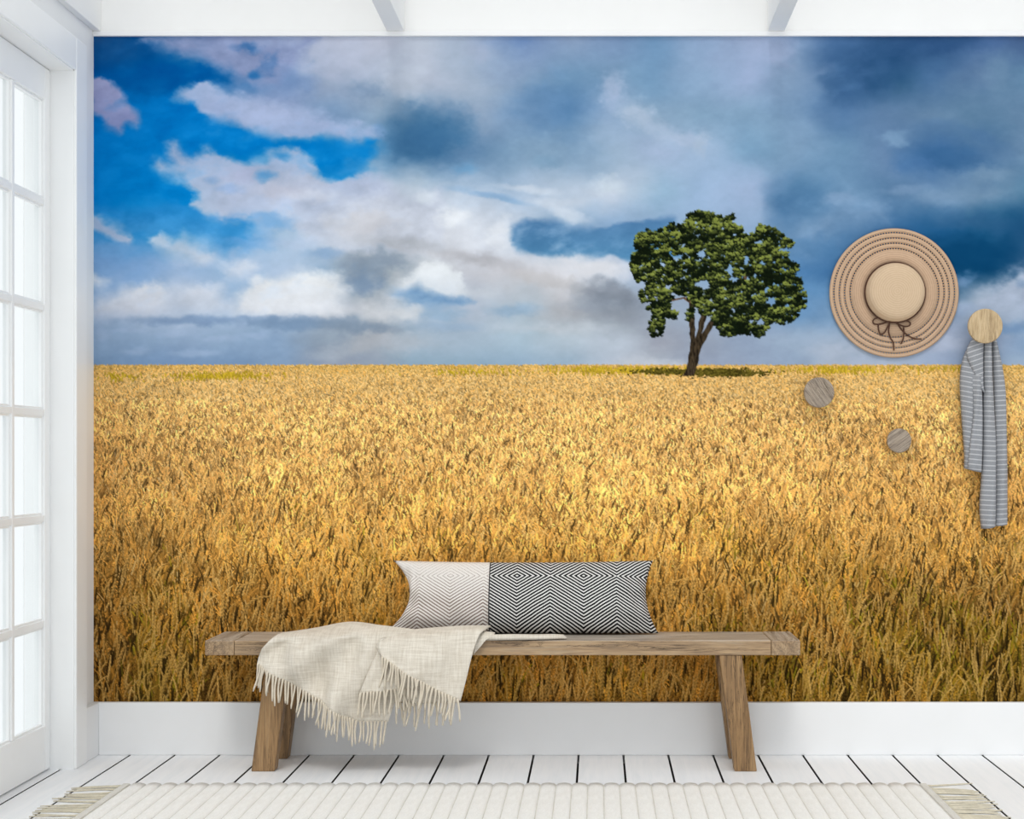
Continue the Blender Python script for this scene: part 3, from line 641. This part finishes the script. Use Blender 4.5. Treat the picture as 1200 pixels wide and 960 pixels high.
# ---------------------------------------------------------------- long cushion
PW, PH, PT = .950, .262, .075
cush = empty('lumbar_cushion', W(611, 741, 5.86) - Vector((0, 0, .0)), 'long lumbar cushion, left third pale and the rest black and white herringbone', 'cushion')
cush.location.z = BT + .004; cush.rotation_euler = (math.radians(-14), 0, 0)
def herring(name, ink, paperc, contrast, fade, lo=.33, hi=.62):
    m, nt, b = mat_new(name); g = G(nt); tc = g.n('ShaderNodeUVMap'); tc.uv_map = 'UVMap'
    sp = g.n('ShaderNodeSeparateXYZ'); g.l(tc.outputs[0], sp.inputs[0]); u, v = sp.outputs[0], sp.outputs[1]
    wob = g.math('MULTIPLY', g.noise(tc.outputs[0], 30, 2), .004)
    zig = g.math('PINGPONG', g.math('ADD', u, .015), .1180)
    vm = g.math('ABSOLUTE', g.math('SUBTRACT', v, .197))
    ph_ = g.math('ADD', g.math('MULTIPLY', g.math('ADD', g.math('MULTIPLY_ADD', zig, .62, vm), wob), 2 * PI / .0118), 0)
    st = g.math('SINE', ph_)
    fib = g.math('SINE', g.math('MULTIPLY', u, 2 * PI / .0042))
    f = g.math('MULTIPLY_ADD', st, contrast, g.math('MULTIPLY_ADD', fib, .10, .5))
    f = g.math('ADD', f, g.math('MULTIPLY_ADD', g.noise(tc.outputs[0], 260, 2), .35, -.17))
    if fade:
        fd = g.n('ShaderNodeMapRange'); g.l(v, fd.inputs[0]); fd.inputs[1].default_value = .10; fd.inputs[2].default_value = .24; fd.inputs[3].default_value = 0; fd.inputs[4].default_value = .36
        f = g.math('ADD', f, fd.outputs[0])
    g.l(g.ramp(f, [(lo, ink), (hi, paperc)]), b.inputs['Base Color']); b.inputs['Roughness'].default_value = .92; b.inputs['Specular IOR Level'].default_value = .1
    g.bump(f, .3, .002, b); return m
HL = herring('pale_herringbone', srgb(118, 98, 86), srgb(224, 219, 214), .45, True, .22, .5)
HD = herring('black_herringbone', srgb(22, 22, 24), srgb(218, 217, 215), .55, False, .46, .78)
def cushion_panel(name, ua, ub, mat, nu):
    nv = 36; us = np.linspace(ua, ub, nu); vs_ = np.linspace(-1, 1, nv)
    V = []; F = []; UV = []
    rs = np.random.RandomState(3)
    for side in (-1, 1):
        for v in vs_:
            for u in us:
                cut = .16 if u < 0 else .07
                pin = 1 - cut * (1 - (v - .1) ** 2) * abs(u) ** 5
                x = PW / 2 * u * pin - .004 * (v < 0) * v * abs(u) ** 6
                h = 1 - .055 * (1 - u * u) * (1 if v > 0 else .0)
                z = PH / 2 * (v * h + 1) + .007 * math.sin(u * 9) * (1 - v * v) * .3
                prof = max(0, 1 - abs(u) ** 5) ** .6 * max(0, 1 - v * v) ** .5
                prof *= 1 + .25 * (-v) * .8
                crease = .016 * math.sin(7 * u + 9 * v) * (abs(u) ** 4) + .012 * math.sin(31 * u * u + 4 * v) * abs(u) ** 6 + .009 * math.sin(u * 23 + v * 3) * (1 - abs(v)) ** .5 * max(0, -v)
                y = side * (PT * prof + crease * prof)
                V.append((x, y, z)); UV.append((x * .55 + PW / 2 * u * .45, z))
    N = nu * nv
    for i in range(nv - 1):
        for j in range(nu - 1):
            a = i * nu + j; F.append((a, a + 1, a + nu + 1, a + nu)); F.append((N + a, N + a + nu, N + a + nu + 1, N + a + 1))
    me = mesh_from(name, V, F, True); uv = me.uv_layers.new(name='UVMap')
    for lp in me.loops: uv.data[lp.index].uv = UV[lp.vertex_index]
    bm = bmesh.new(); bm.from_mesh(me); bmesh.ops.remove_doubles(bm, verts=bm.verts, dist=.0004); bm.to_mesh(me); bm.free()
    return obj(name, me, mat, cush)
US = -.236
p = cushion_panel('pale_panel', -1, US, HL, 34); p['label'] = 'pale taupe herringbone panel'
p = cushion_panel('herringbone_panel', US, 1, HD, 60); p['label'] = 'black and white herringbone panel'
SEAM = paint('dark_seam_thread', srgb(60, 58, 58), .9, .1)
pts = []
for k in range(31):
    v = -.97 + 1.94 * k / 30; prof = max(0, 1 - abs(US) ** 5) ** .6 * max(0, 1 - v * v) ** .5 * (1 + .25 * (-v) * .8)
    h = 1 - .055 * (1 - US * US) * (1 if v > 0 else 0.)
    pts.append((PW / 2 * US, -PT * prof - .0005, PH / 2 * (v * h + 1) + .007 * math.sin(US * 9) * (1 - v * v) * .3))
obj('seam', MB().tube(pts, .0022, 6).mesh('seam', True), SEAM, cush)

# ---------------------------------------------------------------- fringed throw
throw = empty('throw_blanket', W(420, 745, 5.78), 'cream woven throw with knotted fringe draped over bench front', 'blanket')
throw.location.z = BT
TO = Vector(throw.location)
CREAM = weave('cream_wool_weave', srgb(194, 184, 168), srgb(232, 226, 214), 460, .35, 'Object')
FRINGE = paint('cream_fringe_yarn', srgb(216, 206, 188), .95, .06, (40, 40, 40))
mbT = MB()
def cloth(rows, nu, nv, fold=0., freq=1., ph=0., thick=.006, skew=.35, calm=0.):
    P = np.array([[list(W(*p)) for p in r] for r in rows]); gd = patch(P, nu, nv)
    if fold:
        u = np.linspace(0, 1, nu)[None, :]; v = np.linspace(0, 1, nv)[:, None]
        amp = fold * np.clip((v - .12) * 2, 0, 1) * (.5 + .5 * np.clip(np.sin(PI * u), 0, 1))
        w = np.sin(2 * PI * (freq * (u + skew * v) + ph)) + .5 * np.sin(2 * PI * (1.9 * freq * (u - .5 * skew * v) + 2.1 * ph + .3))
        amp = amp * (1 - calm * np.clip((u - .55) / .3, 0, 1))
        gd[..., 1] += amp * (w - 1.2)
    gd = gd - np.array(TO); sheet_mesh(mbT, gd, thick); return gd
hemA = cloth([
    [(342,743,5.93),(375,737,5.93),(412,732,5.92),(447,735,5.80),(485,739,5.76)],
    [(333,742,5.80),(368,737,5.80),(410,730,5.79),(446,734,5.73),(488,739,5.71)],
    [(323,746,5.665),(360,744,5.66),(405,742,5.655),(445,742,5.655),(490,745,5.655)],
    [(310,758,5.645),(350,757,5.632),(400,756,5.628),(445,757,5.63),(485,760,5.635)],
    [(304,769,5.642),(345,780,5.628),(390,792,5.622),(430,800,5.624),(470,802,5.632)],
    [(302,777,5.642),(342,800,5.626),(385,825,5.618),(415,844,5.620),(455,846,5.632)]], 80, 50, .028, 2.3, .1, skew=.6, calm=.9)
hemE = cloth([
    [(455,752,5.645),(500,748,5.645),(552,748,5.645)], [(455,775,5.638),(500,775,5.635),(548,775,5.638)],
    [(460,800,5.635),(500,802,5.63),(542,802,5.635)], [(463,822,5.635),(500,824,5.63),(536,823,5.635)]], 26, 20, .004, 2., .4)
hemC = cloth([
    [(446,756,5.608),(470,764,5.604),(500,772,5.606)], [(437,775,5.598),(465,783,5.596),(500,792,5.600)],
    [(429,794,5.594),(455,797,5.592),(492,803,5.600)], [(421,813,5.592),(446,810,5.590),(482,806,5.600)]], 26, 20, .004, 2., .2)
hemB = cloth([
    [(478,739,5.755),(512,736,5.75),(546,734,5.75),(575,734,5.75)],
    [(460,743,5.69),(500,739,5.68),(538,736,5.68),(571,736,5.68)],
    [(447,749,5.625),(490,746,5.62),(530,743,5.62),(562,744,5.63)],
    [(444,757,5.592),(482,764,5.578),(520,768,5.582),(554,766,5.605)],
    [(446,765,5.586),(479,783,5.570),(515,795,5.572),(547,794,5.60)],
    [(447,769,5.586),(477,789,5.568),(509,807,5.570),(540,821,5.598)]], 60, 40, .010, 1.5, .55, skew=.5)
# rolled left edge of the upper fold, a turned-back flap and the tail lying along the seat
mbT.tube([W(*p) - TO for p in ((452,748,5.62),(446,751,5.606),(444,757,5.598),(446,764,5.594),(448,769,5.592))], [.004,.0075,.009,.007,.003], 10)
cloth([[(560,743,5.66),(570,741,5.67),(580,742,5.68)], [(558,752,5.642),(566,748,5.645),(577,746,5.655)], [(556,760,5.636),(561,756,5.64),(569,751,5.645)], [(555,768,5.634),(557,764,5.636),(560,760,5.640)]], 14, 14, 0)
tail = [((566,748),5.66,.010,.012),((580,746.5),5.665,.010,.020),((600,745.5),5.675,.010,.028),((625,744),5.685,.009,.032),((648,743),5.695,.009,.030),((660,742.4),5.70,.008,.022),((664,742.2),5.702,.003,.008)]
vs = []; fs = []; nn = 14
for (px, py), d, hz, hy in tail:
    c = W(px, py, d); c.z = BT + hz + .001
    for k in range(nn):
        a = 2 * PI * k / nn; vs.append((c.x - TO.x, c.y + hy * math.cos(a) - TO.y, c.z + hz * math.sin(a) - TO.z))
for i in range(len(tail) - 1): fs += [(i * nn + k, i * nn + (k + 1) % nn, (i + 1) * nn + (k + 1) % nn, (i + 1) * nn + k) for k in range(nn)]
fs += [tuple(range(nn)), tuple(range((len(tail) - 1) * nn, len(tail) * nn))]
mbT.add(vs, fs)
obj('woven_cloth', fix(mbT.mesh('woven_cloth', True)), CREAM, throw)
rf = random.Random(9)
strand_me = []
for k in range(10):
    lx, ly = rf.uniform(-.012, .012), rf.uniform(-.004, .006); L = rf.uniform(.074, .094); a1, a2 = rf.uniform(-.005, .005), rf.uniform(0, 6)
    pts = [(0, 0, .004)] + [(lx * t + a1 * math.sin(a2 + 4 * t) - a1 * math.sin(a2), ly * t, -L * t) for t in (.08, .25, .45, .65, .85, 1.)]
    m_ = MB().tube(pts, [.0042, .0046, .0036, .0036, .0036, .0034, .0022], 6).mesh('fringe_strand', True); m_.materials.append(FRINGE); strand_me.append(m_)
def hang(edge, step, off):
    e = [Vector(p) for p in edge]; acc = 0; nxt = step * .4
    for a, b_ in zip(e, e[1:]):
        L = (b_ - a).length
        while nxt <= acc + L:
            p = a.lerp(b_, (nxt - acc) / L); o = obj('fringe_strand', rf.choice(strand_me), None, throw, p + Vector((0, off, 0)))
            o.rotation_euler = (0, rf.gauss(0, .06), rf.uniform(-.6, .6)); o.scale = (1, 1, rf.uniform(.85, 1.1)); nxt += step
        acc += L
hang(hemA[-1], .0125, -.001); hang(hemE[-1], .0125, -.001); hang(hemC[-1], .0120, -.001); hang(hemB[-1], .0118, -.001)

# ---------------------------------------------------------------- round round wooden coat hooks
KW = wood('knob_oak_straight', 2, srgb(126, 98, 62), srgb(184, 156, 114), srgb(212, 188, 150), srgb(198, 176, 140), .5, .5, 2.6)
KG = wood('knob_grey_oak', 2, srgb(66, 50, 40), srgb(140, 122, 102), srgb(174, 158, 138), srgb(160, 150, 140), .5, 1., 2.6)
def knob(px, py, r, out, mat, rot, label):
    c = W(px, py, 6 - out); e = empty('coat_hook', (c.x, 0, c.z), label, 'coat hook', 'round wooden coat hooks on the mural'); R = r * (6 - out) / FPX
    th = .016
    dk = obj('knob_disc', MB().lathe([(0, out), (R - .004, out), (R - .0015, out - .0008), (R, out - .003), (R, out - th + .003), (R - .003, out - th), (0, out - th)], 48).mesh('knob_disc', False), mat, e)
    dk.rotation_euler = (0, rot, 0)
    obj('knob_stem', MB().lathe([(.0, out - th), (.014, out - th), (.012, .012), (.018, .002), (.0, .002)], 24).mesh('knob_stem', True), mat, e); return e
knob(1155, 382, 20.3, .085, KW, .03, 'pale round wooden coat hook holding the grey striped scarf')
knob(960, 460, 17.8, .045, KG, -.62, 'grey-brown round wooden coat hook with a dark crack, left of the scarf')
knob(1054, 516.5, 14.3, .045, KG, .95, 'smallest round wooden coat hook, below the hat and left of the scarf')

# ---------------------------------------------------------------- straw sun hat
hc = W(1048, 343.3, 5.985)
hat = empty('sun_hat', (hc.x, 0, hc.z), 'wide-brimmed beige straw sun hat with brown cord bow on the wall', 'hat')
def straw(name, c0, c1):
    m, nt, b = mat_new(name); g = G(nt); tc = g.n('ShaderNodeTexCoord'); sp = g.n('ShaderNodeSeparateXYZ'); g.l(tc.outputs['Object'], sp.inputs[0])
    r = g.math('SQRT', g.math('ADD', g.math('MULTIPLY', sp.outputs[0], sp.outputs[0]), g.math('MULTIPLY', sp.outputs[2], sp.outputs[2])))
    ang = g.math('ARCTAN2', sp.outputs[2], sp.outputs[0])
    ring = g.math('SINE', g.math('MULTIPLY', r, 2 * PI / .0078)); tick = g.math('SINE', g.math('ADD', g.math('MULTIPLY', ang, 260), g.math('MULTIPLY', r, 900)))
    f = g.math('ADD', g.math('MULTIPLY_ADD', ring, .14, .5), g.math('ADD', g.math('MULTIPLY', tick, .06), g.math('MULTIPLY_ADD', g.noise(tc.outputs['Object'], 90, 3), .3, -.15)))
    g.l(g.ramp(f, [(.2, c0), (.75, c1)]), b.inputs['Base Color']); b.inputs['Roughness'].default_value = .8; b.inputs['Specular IOR Level'].default_value = .2
    g.bump(f, .4, .0015, b); return m
ST1 = straw('braided_straw', srgb(174, 143, 116), srgb(204, 174, 146)); ST2 = straw('fine_crown_straw', srgb(192, 164, 134), srgb(212, 188, 158))
u_ = 5.97 / FPX
brim = lambda r: .010 + .012 * (76 - r) / 40
for a, b_ in ((33.5, 51.2), (52.8, 57.7), (59.3, 63.7), (65.3, 70.2), (71.8, 76.0)):
    pr = [(a * u_, brim(a) + .0015), ((a + b_) / 2 * u_, brim((a + b_) / 2) + .0025), (b_ * u_, brim(b_) + .0015), (b_ * u_, brim(b_) - .0015), (a * u_, brim(a) - .0015)]
    obj('brim_band', fix(MB().lathe(pr, 128, True).mesh('brim_band', True)), ST1, hat)
for r0 in (52.0, 58.5, 64.5, 71.0):
    nb = int(r0 * 2.0); mb = MB()
    for k in range(nb):
        t0 = 2 * PI * (k - .2) / nb; t1 = 2 * PI * (k + .2) / nb; ra, rb = (r0 - 1.1) * u_, (r0 + 1.1) * u_; h = brim(r0)
        q = lambda r, t, y: (r * math.cos(t), -y, r * math.sin(t))
        mb.add([q(ra, t0, h - .001), q(rb, t0, h - .001), q(rb, t1, h - .001), q(ra, t1, h - .001), q(ra, t0, h + .001), q(rb, t0, h + .001), q(rb, t1, h + .001), q(ra, t1, h + .001)],
               [(0, 1, 2, 3), (4, 7, 6, 5), (0, 4, 5, 1), (1, 5, 6, 2), (2, 6, 7, 3), (3, 7, 4, 0)])
    o = obj('openwork_ring', mb.mesh('openwork_ring'), ST1, hat); o['kind'] = 'stuff'
b0 = brim(34)
crown = [(34.6, b0), (34.4, b0 + .012), (33.6, b0 + .030), (31.5, b0 + .043), (27.5, b0 + .051), (20, b0 + .0555), (10, b0 + .057), (0.05, b0 + .0575)]
crown = [tuple(p) for p in catmull(crown, 30)]
obj('crown', MB().lathe([(max(r, .02) * u_, h) for r, h in crown], 96).mesh('crown', True), ST2, hat)
CORD = paint('brown_cord', srgb(84, 56, 42), .8, .1, (60, 60, 60))
obj('hat_band', MB().tube([(35.3 * u_ * math.cos(t), -b0 - .006, 35.3 * u_ * math.sin(t)) for t in np.linspace(0, 2 * PI, 97)], .0032, 8, False).mesh('hat_band', True), CORD, hat)
def cordpath(pts, lift=.0): 
    out = []
    for x, y in catmull(np.array(pts, float), 40):
        px, pz = (x / 5 + 960 - 1048) * u_, -(y / 5 + 250 - 343.3) * u_; rr = math.hypot(px, pz) / u_
        out.append((px, -(brim(max(34, rr)) + .0055 + lift), pz))
    return out
bow = obj('bow', MB().tube(cordpath([(402,626),(425,622),(448,628),(440,640),(415,640),(402,626)], .005), .0042, 8).mesh('bow', True), CORD, hat)
for nm, pts, lf in (('bow_loop', [(425,632),(380,618),(335,616),(312,630),(318,650),(352,652),(395,640),(425,632)], .002), ('bow_loop', [(425,632),(470,628),(508,632),(530,645),(522,662),(492,664),(455,650),(425,632)], .002),
                ('bow_tail', [(412,638),(396,670),(380,700),(360,712),(346,690),(342,650)], .0), ('bow_tail', [(410,640),(404,690),(412,725),(432,760),(437,805)], .0),
                ('bow_tail', [(452,640),(478,682),(515,715),(555,735),(598,738)], .0), ('bow_tail', [(490,662),(494,700),(488,745),(475,768)], .0)):
    obj(nm, MB().tube(cordpath(pts, lf), .0026, 7).mesh(nm, True), CORD, bow)

# ---------------------------------------------------------------- scarf hanging from the big knob
scarf = empty('scarf', W(1155, 400, 5.95), 'grey scarf with thin white stripes hanging from the pale round hook', 'scarf')
SO = Vector(scarf.location)
m_s, nt, b = mat_new('grey_striped_cotton'); g = G(nt); uvn = g.n('ShaderNodeUVMap'); uvn.uv_map = 'UVMap'; sp = g.n('ShaderNodeSeparateXYZ'); g.l(uvn.outputs[0], sp.inputs[0])
wv = g.math('FRACT', g.math('MULTIPLY', sp.outputs[1], 1 / .0178)); ln = g.math('GREATER_THAN', wv, .78)
tex = g.noise(uvn.outputs[0], 420, 2); c = g.mix(ln, g.ramp(tex, [(.3, srgb(132, 134, 138)), (.7, srgb(154, 156, 160))]), srgb(186, 187, 190))
g.l(c, b.inputs['Base Color']); b.inputs['Roughness'].default_value = .9; b.inputs['Specular IOR Level'].default_value = .15; g.bump(tex, .25, .001, b)
SV, SF, SUV = [], [], []
def scarf_panel(rows, bulge, dd, nu=14, nv=40, tilt=0., seed=0, thick=.004):
    P = np.array([[list(W(p[0], p[1], dd + (p[2] if len(p) > 2 else 0))) for p in r] for r in rows]); gd = patch(P, nu, nv)
    u = np.linspace(0, 1, nu)[None, :]; v = np.linspace(0, 1, nv)[:, None]
    gd[..., 1] -= bulge * np.clip(np.sin(PI * u), 0, 1) ** .5 + .004 * np.sin(9 * v + 5 * u + seed) * np.sin(PI * u)
    mb = MB(); sheet_mesh(mb, gd - np.array(SO), thick); base = len(SV)
    uvg = [(float(x[0]), float(x[2]) + tilt * float(x[0])) for x in (gd - np.array(SO)).reshape(-1, 3)]
    SV.extend(mb.v); SUV.extend(uvg + uvg); SF.extend(tuple(i + base for i in f) for f in mb.f)
scarf_panel([[(1147,387),(1150,387),(1153,387)], [(1132,412),(1140,411),(1152,413)], [(1127,428),(1137,428),(1151,430)], [(1125,450),(1136,451),(1150,452)], [(1127,490),(1138,492),(1150,492)], [(1130,530),(1140,532),(1150,532)], [(1130,549),(1140,552),(1150,554)]], .020, 5.970, tilt=.25, seed=1)
scarf_panel([[(1147,387),(1150,387),(1153,387)], [(1135,405),(1143,406),(1152,410)], [(1133,415),(1142,420),(1152,426)], [(1138,430),(1145,436),(1152,440)], [(1146,446),(1149,450),(1152,452)], [(1151,458),(1152,459),(1153,460)]], .008, 5.948, nv=26, tilt=-.35, seed=2)
scarf_panel([[(1139,440),(1144,440),(1150,440)], [(1141,480),(1146,480),(1151,480)], [(1137,520),(1144,520),(1151,520)], [(1134,549),(1142,552),(1150,553)]], .008, 5.948, nv=30, tilt=.1, seed=4)
scarf_panel([[(1152,387),(1156,386),(1161,387)], [(1152,430),(1157,430),(1162,430)], [(1151.5,470),(1158,470),(1164,470)], [(1151,520),(1159,520),(1166.6,520)], [(1150,560),(1159,560),(1166.6,560)], [(1148,595),(1158,596),(1166.6,596)], [(1150,619.5),(1158,619),(1166,617)]], .026, 5.966, tilt=.05, seed=3)
scarf_panel([[(1160,387),(1162,387),(1164,387)], [(1162.5,430),(1169,430),(1174,430)], [(1163.5,460),(1172,460),(1178,460)], [(1165,500),(1173,500),(1179,500)], [(1165.5,550),(1173,550),(1180,550)], [(1165.5,595),(1173,595),(1180,595)], [(1165,616.5),(1173,616),(1180,614.5)]], .022, 5.978, tilt=-.05, seed=5)
me = mesh_from('scarf_cloth', SV, SF, True); uv = me.uv_layers.new(name='UVMap')
for lp in me.loops: uv.data[lp.index].uv = SUV[lp.vertex_index]
obj('scarf_cloth', me, m_s, scarf)

# ---------------------------------------------------------------- ribbed rug
RX0, RX1, RY0, RY1 = -1.548, 1.074, -.595, -1.95
rug = empty('rug', ((RX0 + RX1) / 2, (RY0 + RY1) / 2, 0), 'cream ribbed wool rug with fringed ends on the floorboards', 'rug')
RO = Vector(rug.location)
m_r, nt, b = mat_new('cream_wool_pile'); g = G(nt); v = g.coords('Object')
f = g.noise(v, 260, 4, .7); f2 = g.noise(g.coords('Object', (30, 6, 30)), 2.5, 4)
g.l(g.ramp(g.math('ADD', g.math('MULTIPLY', f, .6), g.math('MULTIPLY', f2, .4)), [(.3, srgb(230, 228, 223)), (.7, srgb(251, 250, 247))]), b.inputs['Base Color']); b.inputs['Roughness'].default_value = .95; b.inputs['Specular IOR Level'].default_value = .1
g.bump(f, .6, .004, b)
RUGBASE = weave('cream_rug_backing', srgb(196, 192, 184), srgb(222, 219, 211), 300, .4, 'Object')
def rbox(name, x0, x1, y0, y1, z0, z1, mat, bv): 
    mb = MB().box(x0 - RO.x, x1 - RO.x, y0 - RO.y, y1 - RO.y, z0, z1); return obj(name, bevel(mb.mesh(name), bv, 2), mat, rug)
rbox('backing', RX0, RX1, RY1, RY0, .001, .007, RUGBASE, .002)
rbox('edge_binding', RX0 - .001, RX0 + .022, RY1, RY0, .0015, .012, RUGBASE, .003); rbox('edge_binding', RX1 - .022, RX1 + .001, RY1, RY0, .0015, .012, RUGBASE, .003)
nr = 50; rw = (RX1 - RX0 - .048) / nr
vs = []; fs = []; prof = [(-.5, .004), (-.45, .0085), (-.32, .0125), (0, .0145), (.32, .0125), (.45, .0085), (.5, .004)]; ny = 20
for i in range(ny + 1):
    y = RY1 + .002 + (RY0 - RY1 - .004) * i / ny - RO.y
    vs += [(a * rw, y, h) for a, h in prof]
m_ = len(prof)
for i in range(ny): fs += [(i * m_ + k, i * m_ + k + 1, (i + 1) * m_ + k + 1, (i + 1) * m_ + k) for k in range(m_ - 1)]
fs += [tuple(range(m_)), tuple(range(ny * m_, ny * m_ + m_))[::-1]]
rib_me = fix(mesh_from('rib', vs, fs, True)); rib_me.materials.append(m_r)
for k in range(nr): obj('rib', rib_me, None, rug, (RX0 + .024 + (k + .5) * rw - RO.x, 0, 0))
RFR = paint('beige_rug_fringe', srgb(206, 198, 178), .95, .1, (40, 40, 40))
rs_me = []
for k in range(10):
    L = rf.uniform(.125, .175); sk = rf.uniform(-.028, .028); w_ = rf.uniform(-.008, .008)
    pts = [(0, 0, .006)] + [(L * t, sk * t * t + w_ * math.sin(4 * t), .0042) for t in (.15, .35, .6, .8, 1.)]
    mm = MB().tube(pts, [.0036, .0034, .003, .0028, .0026, .0016], 6).mesh('fringe_strand', True); mm.materials.append(RFR); rs_me.append(mm)
for side in (0, 1):
    y = RY0 - .012
    while y > RY1:
        o = obj('fringe_strand', rf.choice(rs_me), None, rug, ((RX0 + .004 if side == 0 else RX1 - .004) - RO.x, y - RO.y, 0))
        o.rotation_euler = (0, 0, (PI if side == 0 else 0) + rf.gauss(0, .10)); y -= rf.choice((.005, .007, .030, .044))
